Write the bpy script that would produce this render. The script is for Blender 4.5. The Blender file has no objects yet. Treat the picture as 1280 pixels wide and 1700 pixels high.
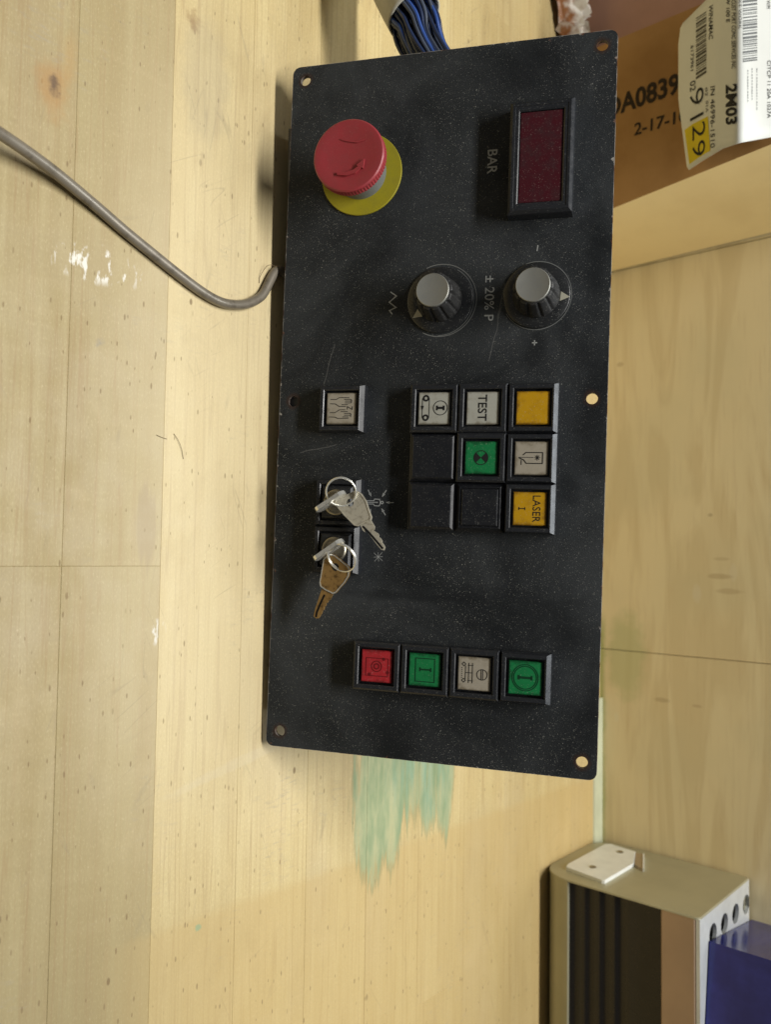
import bpy, bmesh, math, random
from mathutils import Vector, Matrix
random.seed(7)
sc = bpy.context.scene
COL = sc.collection

# ------------------------------------------------------------------ camera
F_PX = 1409.3
CAM = Vector((0.0, 0.0, 0.3836))
RT = Vector((-0.01447858, 0.65845522, 0.75248063))   # picture right (the photo was taken with the phone on its side)
UP = Vector((-0.99873507, -0.04576455, 0.0208293))   # picture up
FW = Vector((-0.0481521, 0.75122721, -0.65828493))
cd = bpy.data.cameras.new('camera'); cam = bpy.data.objects.new('camera', cd); COL.objects.link(cam)
cam.matrix_world = Matrix(((RT.x, UP.x, -FW.x, CAM.x), (RT.y, UP.y, -FW.y, CAM.y), (RT.z, UP.z, -FW.z, CAM.z), (0, 0, 0, 1)))
cd.sensor_width = 36; cd.sensor_fit = 'AUTO'; cd.lens = F_PX / 1700 * 36
cd.clip_start = 0.01; cd.clip_end = 50
cd.dof.use_dof = True; cd.dof.focus_distance = 0.475; cd.dof.aperture_fstop = 9.0
sc.camera = cam
sc.render.resolution_x = 772; sc.render.resolution_y = 1024

# ------------------------------------------------------------------ light of the room
w = bpy.data.worlds.new('World'); sc.world = w; w.use_nodes = True
bg = w.node_tree.nodes['Background']; bg.inputs[0].default_value = (0.95, 0.97, 1.0, 1); bg.inputs[1].default_value = 0.08
sc.cycles.max_bounces = 6; sc.cycles.diffuse_bounces = 3; sc.cycles.glossy_bounces = 3; sc.cycles.transmission_bounces = 2
def area(name, loc, target, sx, sy, power, col):
    l = bpy.data.lights.new(name, 'AREA'); l.shape = 'RECTANGLE'; l.size = sx; l.size_y = sy; l.energy = power; l.color = col
    o = bpy.data.objects.new(name, l); COL.objects.link(o); o.location = loc
    z = (Vector(loc) - Vector(target)).normalized(); y = z.cross(Vector((1, 0, 0))).normalized(); x = y.cross(z)
    o.matrix_world = Matrix(((x.x, y.x, z.x, loc[0]), (x.y, y.y, z.y, loc[1]), (x.z, y.z, z.z, loc[2]), (0, 0, 0, 1)))
    return o
area('strip_lamp', (-0.22, 0.41, 1.70), (-0.16, 0.39, 0.09), 1.15, 0.13, 32.0, (1.0, 0.985, 0.95))
area('window', (-0.08, 1.30, 1.62), (-0.05, 0.30, 0.0), 0.80, 0.55, 13.0, (0.90, 0.96, 1.0))
vs = sc.view_settings; vs.view_transform = 'Standard'; vs.look = 'None'; vs.exposure = 0.0; vs.gamma = 1.0; vs.use_curve_mapping = False

# ------------------------------------------------------------------ pixels of the photograph to places
def ray(x, y): return RT * ((x - 640) / F_PX) - UP * ((y - 850) / F_PX) + FW
def onZ(x, y, z=0.0):
    d = ray(x, y); return CAM + d * ((z - CAM.z) / d.z)
def onY(x, y, Y):
    d = ray(x, y); return CAM + d * (Y / d.y)
def onX(x, y, X):
    d = ray(x, y); return CAM + d * (X / d.x)
# the panel's frame: origin at the middle of its lower edge
PO = Vector((-0.08749028, 0.33095835, 0.00961258))
PA = Vector((0.99960436, -0.00189572, -0.02806291)); PB = Vector((0.02609852, 0.43452994, 0.90027918)); PN = Vector((0.0104875, -0.90065539, 0.4344075))
PM = Matrix(((PA.x, -PN.x, PB.x, PO.x), (PA.y, -PN.y, PB.y, PO.y), (PA.z, -PN.z, PB.z, PO.z), (0, 0, 0, 1)))
def onP(x, y, h=0.0):                     # picture point to (u, v) on the plane h above the panel's face
    d = ray(x, y); o = PO + PN * h
    p = CAM + d * ((o - CAM).dot(PN) / d.dot(PN)) - PO
    return p.dot(PA), p.dot(PB)
def L(u, v, h): return (u, -h, v)         # panel coordinates

# ------------------------------------------------------------------ helpers
def link(name, me, mat, parent=None, loc=None):
    o = bpy.data.objects.new(name, me); COL.objects.link(o)
    if mat is not None and len(me.materials) == 0: me.materials.append(mat)
    if parent is not None: o.parent = parent
    if loc is not None: o.location = loc
    return o
def smooth_by_angle(me, ang=35):
    for p in me.polygons: p.use_smooth = True
    bm = bmesh.new(); bm.from_mesh(me)
    for e in bm.edges:
        if len(e.link_faces) == 2: e.smooth = e.calc_face_angle(0) < math.radians(ang)
    bm.to_mesh(me); bm.free()
def mk(name, verts, faces, mat, parent=None, loc=None, smooth=None, fix=False):
    me = bpy.data.meshes.new(name); me.from_pydata([tuple(v) for v in verts], [], faces); me.update()
    if fix:
        bm = bmesh.new(); bm.from_mesh(me); bmesh.ops.recalc_face_normals(bm, faces=bm.faces); bm.to_mesh(me); bm.free()
    if smooth: smooth_by_angle(me, smooth)
    return link(name, me, mat, parent, loc)
def tag(o, label=None, cat=None, group=None, kind=None):
    if label: o['label'] = label
    if cat: o['category'] = cat
    if group: o['group'] = group
    if kind: o['kind'] = kind
    return o
def empty(name, mw=None):
    o = bpy.data.objects.new(name, None); COL.objects.link(o); o.empty_display_size = .02
    if mw is not None: o.matrix_world = mw
    return o
class G:                                   # collects shapes into ONE mesh
    def __init__(s): s.v = []; s.f = []
    def add(s, vs, fs):
        b = len(s.v); s.v += [tuple(q) for q in vs]; s.f += [tuple(i + b for i in f) for f in fs]
    def loops(s, lp, cap0=False, cap1=False):
        n = len(lp[0]); b = len(s.v)
        for l in lp: s.v += [tuple(q) for q in l]
        for k in range(len(lp) - 1):
            for i in range(n):
                j = (i + 1) % n
                s.f.append((b + k*n + i, b + k*n + j, b + (k+1)*n + j, b + (k+1)*n + i))
        if cap0: s.f.append(tuple(b + i for i in range(n))[::-1])
        if cap1: s.f.append(tuple(b + (len(lp)-1)*n + i for i in range(n)))
    def box(s, x0, x1, y0, y1, z0, z1, bev=0.0):
        if bev <= 0:
            vs = [(x, y, z) for x in (x0, x1) for y in (y0, y1) for z in (z0, z1)]
            s.add(vs, [(0,1,3,2),(4,6,7,5),(0,4,5,1),(2,3,7,6),(0,2,6,4),(1,5,7,3)])
        else:
            def rect(d, z): return [(x0+d, y0+d, z), (x1-d, y0+d, z), (x1-d, y1-d, z), (x0+d, y1-d, z)]
            s.loops([rect(bev, z0), rect(0, z0+bev), rect(0, z1-bev), rect(bev, z1)], True, True)
    def tube(s, pts, r, n=10, closed=False, cap=True):
        pts = [Vector(p) for p in pts]; N = len(pts); lp = []; up = Vector((0.13, 0.27, 0.95)).normalized()
        for i, p in enumerate(pts):
            if closed: t = pts[(i+1) % N] - pts[i-1]
            else: t = pts[min(i+1, N-1)] - pts[max(i-1, 0)]
            t.normalize(); a = t.cross(up)
            if a.length < 1e-4: a = t.cross(Vector((1, 0, 0)))
            a.normalize(); b2 = a.cross(t).normalized(); up = b2
            rr = r[i] if isinstance(r, (list, tuple)) else r
            lp.append([p + (a * math.cos(q) + b2 * math.sin(q)) * rr for q in [2*math.pi*k/n for k in range(n)]])
        if closed: lp.append(lp[0]); cap = False
        s.loops(lp, cap, cap)
    def lathe(s, prof, n=48, fn=None, cu=0, cv=0, cap0=False, cap1=False):   # prof of (r, h) in panel coordinates
        lp = []
        for k, (r, h) in enumerate(prof):
            lp.append([L(cu + (r if not fn else fn(k, r, a)) * math.cos(a), cv + (r if not fn else fn(k, r, a)) * math.sin(a), h) for a in [2*math.pi*i/n for i in range(n)]])
        s.loops(lp, cap0, cap1)
    def ribbon(s, pts, wd, put, closed=False):      # flat stroke; put maps (a, b) to a place
        P2 = [Vector(p) for p in pts]; n = len(P2); Ls = []; Rs = []
        for i in range(n):
            if closed: d0 = P2[i] - P2[i-1]; d1 = P2[(i+1) % n] - P2[i]
            else: d0 = P2[i] - P2[max(i-1, 0)]; d1 = P2[min(i+1, n-1)] - P2[i]
            if d0.length < 1e-9: d0 = d1
            if d1.length < 1e-9: d1 = d0
            t = (d0.normalized() + d1.normalized())
            if t.length < 1e-3: t = d1
            t.normalize(); nn = Vector((-t.y, t.x)); c = max(.4, nn.dot(Vector((-d1.y, d1.x)).normalized()))
            Ls.append(P2[i] + nn * wd/2/c); Rs.append(P2[i] - nn * wd/2/c)
        b = len(s.v); s.v += [tuple(put(*p)) for p in Ls] + [tuple(put(*p)) for p in Rs]
        for i in range(n if closed else n - 1):
            j = (i + 1) % n; s.f.append((b+i, b+j, b+n+j, b+n+i))
    def poly(s, pts, put):
        b = len(s.v); s.v += [tuple(put(*p)) for p in pts]; s.f.append(tuple(range(b, b + len(pts))))
    def build(s, name, mat, parent=None, loc=None, smooth=None, fix=True): return mk(name, s.v, s.f, mat, parent, loc, smooth, fix)
def circ(cx, cy, r, n=28, a0=0, a1=2*math.pi, end=False):
    m = n + 1 if end else n
    return [(cx + r*math.cos(a0 + (a1-a0)*i/n), cy + r*math.sin(a0 + (a1-a0)*i/n)) for i in range(m)]
def rrect(x0, x1, y0, y1, r, n=5):
    o = []
    for cx, cy, a in ((x1-r, y1-r, 0), (x0+r, y1-r, 90), (x0+r, y0+r, 180), (x1-r, y0+r, 270)):
        for k in range(n+1):
            q = math.radians(a + 90*k/n); o.append((cx + r*math.cos(q), cy + r*math.sin(q)))
    return o
def plate(name, outer, holes, put, h0, h1, mat, parent=None, loc=None, bev=0.0):
    """flat plate with real holes: outline and holes in 2-D, put(a, b, h) to 3-D"""
    bm = bmesh.new(); loops = [outer] + holes; top = []; 
    for lp in loops: top.append([bm.verts.new(put(a, b, h1)) for a, b in lp])
    es = []
    for vs in top:
        for i in range(len(vs)): es.append(bm.edges.new((vs[i], vs[(i+1) % len(vs)])))
    bmesh.ops.triangle_fill(bm, use_beauty=True, edges=es)
    tf = list(bm.faces); mp = {}
    for lp, vs in zip(loops, top):
        for (a, b), v in zip(lp, vs): mp[v] = bm.verts.new(put(a, b, h0))
    for f in tf: bm.faces.new([mp[v] for v in reversed(f.verts)])
    for vs in top:
        for i in range(len(vs)):
            a, b = vs[i], vs[(i+1) % len(vs)]; bm.faces.new((a, b, mp[b], mp[a]))
    bmesh.ops.recalc_face_normals(bm, faces=bm.faces)
    me = bpy.data.meshes.new(name); bm.to_mesh(me); bm.free()
    return link(name, me, mat, parent, loc)
_dg = bpy.context.evaluated_depsgraph_get
def text2d(body, bold=0.0):
    c = bpy.data.curves.new('t', 'FONT'); c.body = body; c.offset = bold; c.resolution_u = 3
    o = bpy.data.objects.new('t', c); COL.objects.link(o); bpy.context.view_layer.update()
    me = o.evaluated_get(_dg()).to_mesh(); vs = [(v.co.x, v.co.y) for v in me.vertices]; fs = [tuple(p.vertices) for p in me.polygons]
    o.evaluated_get(_dg()).to_mesh_clear(); bpy.data.objects.remove(o); bpy.data.curves.remove(c)
    x0 = min(v[0] for v in vs); x1 = max(v[0] for v in vs); y0 = min(v[1] for v in vs); y1 = max(v[1] for v in vs)
    return [((x-x0)/(x1-x0), (y-y0)/(y1-y0)) for x, y in vs], fs
def write(g, body, put, a0, a1, b0, b1, bold=0.0):     # text into the box a0..a1 (reading way), b0..b1 (up)
    vs, fs = text2d(body, bold); g.add([put(a0 + (a1-a0)*x, b0 + (b1-b0)*y) for x, y in vs], fs)

# ------------------------------------------------------------------ materials
class N:
    def __init__(s, name):
        s.m = bpy.data.materials.new(name); s.m.use_nodes = True; s.t = s.m.node_tree; s.b = s.t.nodes['Principled BSDF']
    def n(s, ty): return s.t.nodes.new(ty)
    def c(s, a, sock):
        if isinstance(a, (int, float)): sock.default_value = a
        elif isinstance(a, (tuple, list)): sock.default_value = tuple(a) + ((1,) if len(a) == 3 and len(sock.default_value) == 4 else ())
        else: s.t.links.new(a, sock)
    def math(s, op, a, b=0.0, c=None, clamp=False):
        n = s.n('ShaderNodeMath'); n.operation = op; n.use_clamp = clamp; s.c(a, n.inputs[0]); s.c(b, n.inputs[1])
        if c is not None: s.c(c, n.inputs[2])
        return n.outputs[0]
    def vm(s, op, a, b=(0, 0, 0)):
        n = s.n('ShaderNodeVectorMath'); n.operation = op; s.c(a, n.inputs[0]); s.c(b, n.inputs[1])
        return n.outputs['Value'] if op in ('LENGTH', 'DOT_PRODUCT', 'DISTANCE') else n.outputs[0]
    def obj(s): return s.n('ShaderNodeTexCoord').outputs['Object']
    def rnd(s): return s.n('ShaderNodeObjectInfo').outputs['Random']
    def noise(s, v, sc, det=3, ro=.55, dist=0.0):
        n = s.n('ShaderNodeTexNoise'); s.c(v, n.inputs['Vector']); n.inputs['Scale'].default_value = sc; n.inputs['Detail'].default_value = det; n.inputs['Roughness'].default_value = ro; n.inputs['Distortion'].default_value = dist
        return n.outputs['Fac']
    def vor(s, v, sc, rand=1.0):
        n = s.n('ShaderNodeTexVoronoi'); s.c(v, n.inputs['Vector']); n.inputs['Scale'].default_value = sc; n.inputs['Randomness'].default_value = rand
        return n.outputs['Distance'], n.outputs['Color']
    def map(s, v, a, b, c=0.0, d=1.0, smooth=True):
        n = s.n('ShaderNodeMapRange'); n.interpolation_type = 'SMOOTHSTEP' if smooth else 'LINEAR'; n.clamp = True; s.c(v, n.inputs[0])
        for i, q in enumerate((a, b, c, d)): s.c(q, n.inputs[i+1])
        return n.outputs[0]
    def mix(s, f, a, b, mode='MIX'):
        n = s.n('ShaderNodeMix'); n.data_type = 'RGBA'; n.blend_type = mode; s.c(f, n.inputs[0]); s.c(a, n.inputs[6]); s.c(b, n.inputs[7]); return n.outputs[2]
    def ell(s, v, c, r, ang=0.0, wob=None, amp=.5, e0=.6, e1=1.0):
        """soft irregular spot: 1 inside, 0 outside"""
        d = s.vm('SUBTRACT', v, c)
        if ang:
            n = s.n('ShaderNodeVectorRotate'); n.rotation_type = 'Z_AXIS'; s.c(d, n.inputs['Vector']); n.inputs['Angle'].default_value = -ang; d = n.outputs[0]
        d = s.vm('MULTIPLY', d, tuple(1/q if q else 0 for q in r)); l = s.vm('LENGTH', d)
        if wob is not None: l = s.math('ADD', l, s.math('MULTIPLY', s.math('SUBTRACT', wob, .5), amp*2))
        return s.map(l, e0, e1, 1.0, 0.0)
    def bump(s, h, strength, dist):
        n = s.n('ShaderNodeBump'); n.inputs['Strength'].default_value = strength; n.inputs['Distance'].default_value = dist; s.c(h, n.inputs['Height']); s.t.links.new(n.outputs[0], s.b.inputs['Normal'])
    def out(s, col=None, rough=None, metal=None, spec=None, **k):
        if col is not None: s.c(col, s.b.inputs['Base Color'])
        if rough is not None: s.c(rough, s.b.inputs['Roughness'])
        if metal is not None: s.c(metal, s.b.inputs['Metallic'])
        if spec is not None: s.c(spec, s.b.inputs['Specular IOR Level'])
        for a, q in k.items(): s.c(q, s.b.inputs[a.replace('_', ' ')])
        return s.m
def add3(v, q): return tuple(x + q for x in v)

def dust(n, v, dens=1.0, seed=0.0):
    """dust flecks, 0..1"""
    v = n.vm('ADD', v, (seed, seed*.7, seed*1.3))
    wv = n.n('ShaderNodeTexNoise'); n.c(v, wv.inputs['Vector']); wv.inputs['Scale'].default_value = 420; wv.inputs['Detail'].default_value = 1
    vd = n.vm('ADD', v, n.vm('MULTIPLY', n.vm('SUBTRACT', wv.outputs['Color'], (.5, .5, .5)), (.0022, .0022, .0022)))
    d1, c1 = n.vor(vd, 1350.0); d2, c2 = n.vor(n.vm('MULTIPLY', vd, (1.0, 1.0, .6)), 330.0)
    sx = n.n('ShaderNodeSeparateColor'); n.c(c1, sx.inputs[0]); sy = n.n('ShaderNodeSeparateColor'); n.c(c2, sy.inputs[0])
    big = n.noise(v, 24.0, 4, .65)
    amt = n.map(big, .32, .70, .30, 1.0)
    f1 = n.math('MULTIPLY', n.map(n.math('DIVIDE', d1, n.math('ADD', .14, n.math('MULTIPLY', sx.outputs[1], .26))), .45, 1.0, 1, 0), n.map(sx.outputs[0], .05, .85))
    f2 = n.math('MULTIPLY', n.map(n.math('DIVIDE', d2, n.math('ADD', .035, n.math('MULTIPLY', sy.outputs[1], .095))), .5, 1.0, 1, 0), n.map(sy.outputs[0], .50, .92))
    f = n.math('MAXIMUM', n.math('MULTIPLY', f1, .95), n.math('MULTIPLY', f2, .80))
    return n.math('MULTIPLY', n.math('MULTIPLY', f, amt), dens, clamp=True), big

# workbench wood -------------------------------------------------
def m_bench(gl=0.0, ca=(.375, .295, .130), cb=(.43, .345, .165), dk=(.32, .23, .09)):
    n = N('maple_bench'); v = n.obj(); r = n.rnd()
    off = n.n('ShaderNodeCombineXYZ'); n.c(n.math('MULTIPLY', r, 37.0), off.inputs[0]); n.c(n.math('MULTIPLY', r, 11.0), off.inputs[1])
    vo = n.vm('ADD', v, off.outputs[0])
    g1 = n.noise(n.vm('MULTIPLY', vo, (5, 95, 30)), 1.0, 5, .6, .6)
    g2 = n.noise(n.vm('MULTIPLY', vo, (9, 560, 100)), 1.0, 4, .65)
    g3 = n.math('ABSOLUTE', n.math('SUBTRACT', n.noise(n.vm('MULTIPLY', vo, (2.6, 130, 20)), 1.0, 2, .5), .5))
    cl = n.noise(n.vm('MULTIPLY', vo, (6, 14, 1)), 1.0, 3, .5)
    fig = n.noise(n.vm('MULTIPLY', vo, (60, 16, 1)), 1.0, 2, .5, 1.2)
    base = n.mix(r, ca, cb)
    col = n.mix(n.map(g1, .32, .62), base, n.mix(.5, base, dk))
    col = n.mix(n.math('MULTIPLY', n.map(g2, .50, .72), .42), col, (.34, .215, .09))
    col = n.mix(n.math('MULTIPLY', n.map(cl, .5, .8), .38), col, (.50, .42, .27))
    col = n.mix(n.math('MULTIPLY', n.map(fig, .5, .7), .05), col, (.72, .58, .34))
    spk = n.noise(n.vm('MULTIPLY', v, (520, 1150, 1)), 1.0, 2, .7); col = n.mix(n.map(spk, .30, .72, .16, 0), col, (.20, .13, .06)); col = n.mix(n.map(spk, .55, .85, 0, .25), col, (.85, .74, .50))
    wob = n.noise(v, 55, 4, .65); wobs = n.noise(v, 160, 3, .6)
    col = n.mix(n.math('MULTIPLY', n.map(g3, .002, .016, 1, 0), .30), col, (.30, .18, .07))
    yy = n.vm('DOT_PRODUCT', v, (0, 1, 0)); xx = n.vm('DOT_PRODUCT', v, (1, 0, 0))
    sheen = n.math('MULTIPLY', n.map(n.math('ADD', yy, n.math('MULTIPLY', cl, .02)), .200, .285), n.map(yy, .335, .50, 1, .25)); sheen = n.math('MULTIPLY', sheen, n.map(n.math('ADD', xx, n.math('MULTIPLY', wob, .05)), -.36, -.12))
    sheen = n.math('MULTIPLY', sheen, n.map(n.math('ADD', xx, n.math('MULTIPLY', wob, .04)), .08, .24, 1, .15))
    col = n.mix(n.math('MULTIPLY', sheen, .38), col, (.82, .70, .45))  # bright sheen beside the panel, painted into the wood colour
    sc0 = n.noise(v, 14, 5, .65)
    grm = n.noise(n.vm('MULTIPLY', v, (6, 11, 1)), 1.0, 5, .7, .4); col = n.mix(n.map(grm, .50, .78, 0, .42), col, (.36, .265, .125)); col = n.mix(n.map(grm, .28, .46, .22, 0), col, (.72, .58, .34))
    for dx_, dy_, sd in ((.92, .40, 0.0), (.55, -.83, 5.0), (.98, -.17, 9.0)):
        al = n.vm('DOT_PRODUCT', v, (dx_, dy_, 0)); ac = n.vm('DOT_PRODUCT', v, (-dy_, dx_, 0)); cb_ = n.n('ShaderNodeCombineXYZ'); n.c(n.math('MULTIPLY', al, 7.0), cb_.inputs[0]); n.c(n.math('MULTIPLY', ac, 75.0), cb_.inputs[1]); cb_.inputs[2].default_value = sd
        ln = n.math('ABSOLUTE', n.math('SUBTRACT', n.noise(cb_.outputs[0], 1.0, 1, .4), .5)); sel = n.noise(n.vm('ADD', v, (sd, 0, 0)), 22, 2, .5)
        col = n.mix(n.math('MULTIPLY', n.math('MULTIPLY', n.map(ln, .0, .012, 1, 0), n.map(sel, .56, .70)), .28), col, (.24, .19, .12))
    # darker wear outside the painted sheen (its edge runs slantwise across the strips)
    wear = n.map(n.math('ADD', n.vm('DOT_PRODUCT', v, (1.0, -.02, 0)), n.math('MULTIPLY', wob, .006)), .192, .200)
    wear = n.math('MULTIPLY', wear, n.map(n.vm('DOT_PRODUCT', v, (0, 1, 0)), .22, .27))
    col = n.mix(n.math('MULTIPLY', wear, .5), col, (.52, .37, .15)); corner_shade = n.math('MULTIPLY', n.map(n.math('ADD', xx, n.math('MULTIPLY', sc0, .12)), .10, .36), n.map(yy, .34, .18)); col = n.mix(n.math('MULTIPLY', corner_shade, .42), col, (.27, .235, .135))  # near right corner of the bench coloured darker, for light falling off there
    # open pores and pits
    pd, pc = n.vor(n.vm('MULTIPLY', v, (.33, 1, 1)), 360.0); ps = n.n('ShaderNodeSeparateColor'); n.c(pc, ps.inputs[0])
    clus = n.noise(v, 16, 4, .6)
    pit = n.math('MULTIPLY', n.map(n.math('DIVIDE', pd, n.math('ADD', .10, n.math('MULTIPLY', ps.outputs[1], .16))), .5, 1, 1, 0), n.map(n.math('ADD', ps.outputs[0], n.math('MULTIPLY', clus, .9)), .98, 1.22))
    pd2, pc2 = n.vor(n.vm('MULTIPLY', v, (.5, 1, 1)), 75.0); ps2 = n.n('ShaderNodeSeparateColor'); n.c(pc2, ps2.inputs[0])
    pit2 = n.math('MULTIPLY', n.map(n.math('DIVIDE', pd2, n.math('ADD', .05, n.math('MULTIPLY', ps2.outputs[1], .07))), .5, 1, 1, 0), n.map(n.math('ADD', ps2.outputs[0], n.math('MULTIPLY', n.math('SUBTRACT', clus, .5), 1.4)), .72, .95))
    pits = n.math('MAXIMUM', n.math('MULTIPLY', pit, .55), n.math('MULTIPLY', pit2, .70))
    # grey scuffs
    sc1 = n.noise(n.vm('MULTIPLY', v, (1, 1, 1)), 9, 5, .7)
    sc2 = n.noise(n.vm('MULTIPLY', v, (420, 90, 1)), 1.0, 3, .7)
    col = n.mix(n.math('MULTIPLY', n.math('MULTIPLY', n.map(sc1, .52, .68), n.map(sc2, .5, .75)), .55), col, (.33, .29, .22))
    col = n.mix(pits, col, (.16, .10, .045))
    # stains with a shape of their own
    def spot(px, rr, colr, amt, ang=0.0, wb=wob, amp=.5, e0=.5, e1=1.0):
        nonlocal col
        p = onZ(*px); col = n.mix(n.math('MULTIPLY', n.ell(v, (p.x, p.y, 0), (rr[0], rr[1], 0), ang, wb, amp, e0, e1), amt), col, colr)
    spot((88, 150), (.020, .011), (.40, .21, .06), .6, amp=.8, e0=.2); spot((90, 143), (.0065, .0045), (.10, .055, .03), .85, wb=wobs, amp=1.0, e0=.1)
    spot((322, 36), (.008, .006), (.26, .14, .05), .7, wb=wobs, amp=1.0, e0=.1)
    spot((115, 100), (.02, .006), (.45, .27, .09), .4, e0=.1)
    spot((243, 875), (.028, .009), (.40, .31, .19), .5, wb=n.noise(n.vm('MULTIPLY', v, (25, 240, 1)), 1.0, 3, .6), amp=.8, e0=.5, e1=.95)
    spot((340, 135), (.05, .020), (.40, .34, .22), .3)
    spot((165, 570), (.003, .0035), (.26, .24, .20), .6, wb=wobs, amp=1.1, e0=.1)
    spot((328, 1540), (.0025, .003), (.20, .36, .22), .6, wb=wobs, amp=.9)
    spot((440, 1245), (.004, .09), (.66, .62, .50), .12, ang=.2)
    # green dye that ran along the grain
    gw = n.noise(n.vm('MULTIPLY', v, (14, 150, 1)), 1.0, 4, .65); gn = n.noise(n.vm('MULTIPLY', v, (22, 90, 1)), 1.0, 3, .6)
    gs = 0.0
    for px, rr in (((668, 1268), (.060, .062)), ((705, 1280), (.052, .036)), ((618, 1310), (.085, .022)), ((650, 1300), (.080, .014)), ((738, 1290), (.054, .016))):
        p = onZ(*px); gs = n.math('MAXIMUM', gs, n.ell(v, (p.x, p.y, 0), (rr[0], rr[1], 0), 0, gw, .75, .35, .95))
    p = onZ(705, 1270); deep = n.ell(v, (p.x, p.y, 0), (.055, .045, 0), 0, gw, .6, .1, 1.0)
    gcol = n.mix(n.map(gn, .35, .68), (.36, .42, .24), (.21, .30, .16)); gcol = n.mix(n.math('MULTIPLY', deep, .75), gcol, n.mix(n.map(gw, .4, .6), (.15, .33, .24), (.12, .22, .12)))
    col = n.mix(n.math('MULTIPLY', n.map(gs, .15, .6), n.map(gn, .25, .6, .60, .88)), col, gcol)
    tide = n.math('MULTIPLY', n.map(gs, .05, .25), n.map(gs, .25, .55, 1, 0)); col = n.mix(n.math('MULTIPLY', tide, .35), col, (.19, .21, .10))
    # white paint dabs
    pw = n.noise(n.vm('MULTIPLY', v, (95, 240, 1)), 1.0, 3, .6)
    p = onZ(160, 440); dab = n.math('MULTIPLY', n.ell(v, (p.x, p.y, 0), (.011, .032, 0), 0, wob, .3, .5, 1.0), n.map(pw, .54, .64))
    col = n.mix(n.math('MULTIPLY', dab, .9), col, (.80, .77, .68))
    p = onZ(262, 1050); dab2 = n.math('MULTIPLY', n.ell(v, (p.x, p.y, 0), (.008, .006, 0), 0, wob, .3, .6, 1.0), n.map(pw, .5, .6))
    col = n.mix(n.math('MULTIPLY', dab2, .7), col, (.80, .77, .68))
    n.bump(n.noise(n.vm('MULTIPLY', v, (300, 900, 1)), 1.0, 2, .6), .30, .0003)
    rg = n.math('ADD', n.map(n.noise(v, 40, 3, .6), .3, .7, .50 - gl, .64 - gl), n.math('MULTIPLY', pits, .3))
    return n.out(col, rg, spec=.5)
def m_wall():
    n = N('plywood_wall'); v = n.obj(); r = n.rnd()
    g = n.noise(n.vm('ADD', n.vm('MULTIPLY', v, (4.5, 20, 34)), (3, 0, 0)), 1.0, 3, .5, 1.6); g2 = n.noise(n.vm('MULTIPLY', v, (30, 100, 420)), 1.0, 3, .5)
    big = n.noise(v, 9, 3, .5)
    col = n.mix(n.map(g, .42, .60), (.78, .655, .38), (.70, .57, .315))
    col = n.mix(n.math('MULTIPLY', n.map(g2, .5, .8), .2), col, (.50, .34, .16)); col = n.mix(n.math('MULTIPLY', n.map(big, .45, .7), .35), col, (.62, .545, .32))
    wob = n.noise(v, 70, 3, .6)
    def spot(px, rr, colr, amt, ang=0.0):
        nonlocal col
        p = onY(px[0], px[1], .754); d = n.vm('SUBTRACT', v, (p.x, 0, p.z)); l = n.vm('LENGTH', n.vm('MULTIPLY', d, (1/rr[0], 0, 1/rr[1])))
        l = n.math('ADD', l, n.math('MULTIPLY', n.math('SUBTRACT', wob, .5), .7)); col = n.mix(n.math('MULTIPLY', n.map(l, .5, 1, 1, 0), amt), col, colr)
    for px, rr, c, a in (((1157, 985), (.010, .005), (.75, .68, .50), .6), ((1218, 950), (.010, .004), (.75, .68, .50), .5), ((1198, 928), (.002, .010), (.36, .24, .10), .5),
                         ((1196, 957), (.003, .013), (.26, .15, .05), .6), ((1212, 982), (.003, .015), (.28, .16, .06), .5), ((1100, 1162), (.003, .010), (.25, .16, .07), .6),
                         ((1158, 1172), (.002, .006), (.30, .15, .07), .5), ((1025, 1190), (.006, .003), (.75, .70, .50), .6), ((1030, 605), (.003, .005), (.25, .15, .06), .6), ((1180, 855), (.002, .003), (.2, .12, .05), .7)):
        spot(px, rr, c, a*.5)
    # green paint rubbed along the foot of the wall
    hz = n.vm('DOT_PRODUCT', v, (0, 0, 1)); xx = n.vm('DOT_PRODUCT', v, (1, 0, 0))
    gr = n.math('MULTIPLY', n.map(n.math('ADD', hz, n.math('MULTIPLY', wob, .006)), .004, .011, 1, 0), n.map(xx, .05, .075))
    col = n.mix(n.math('MULTIPLY', gr, .75), col, (.30, .36, .10)); spot((1040, 1090), (.05, .025), (.42, .44, .18), .5)
    n.bump(n.math('ADD', g2, g), .15, .0004)
    return n.out(col, .5, spec=.35)
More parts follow.
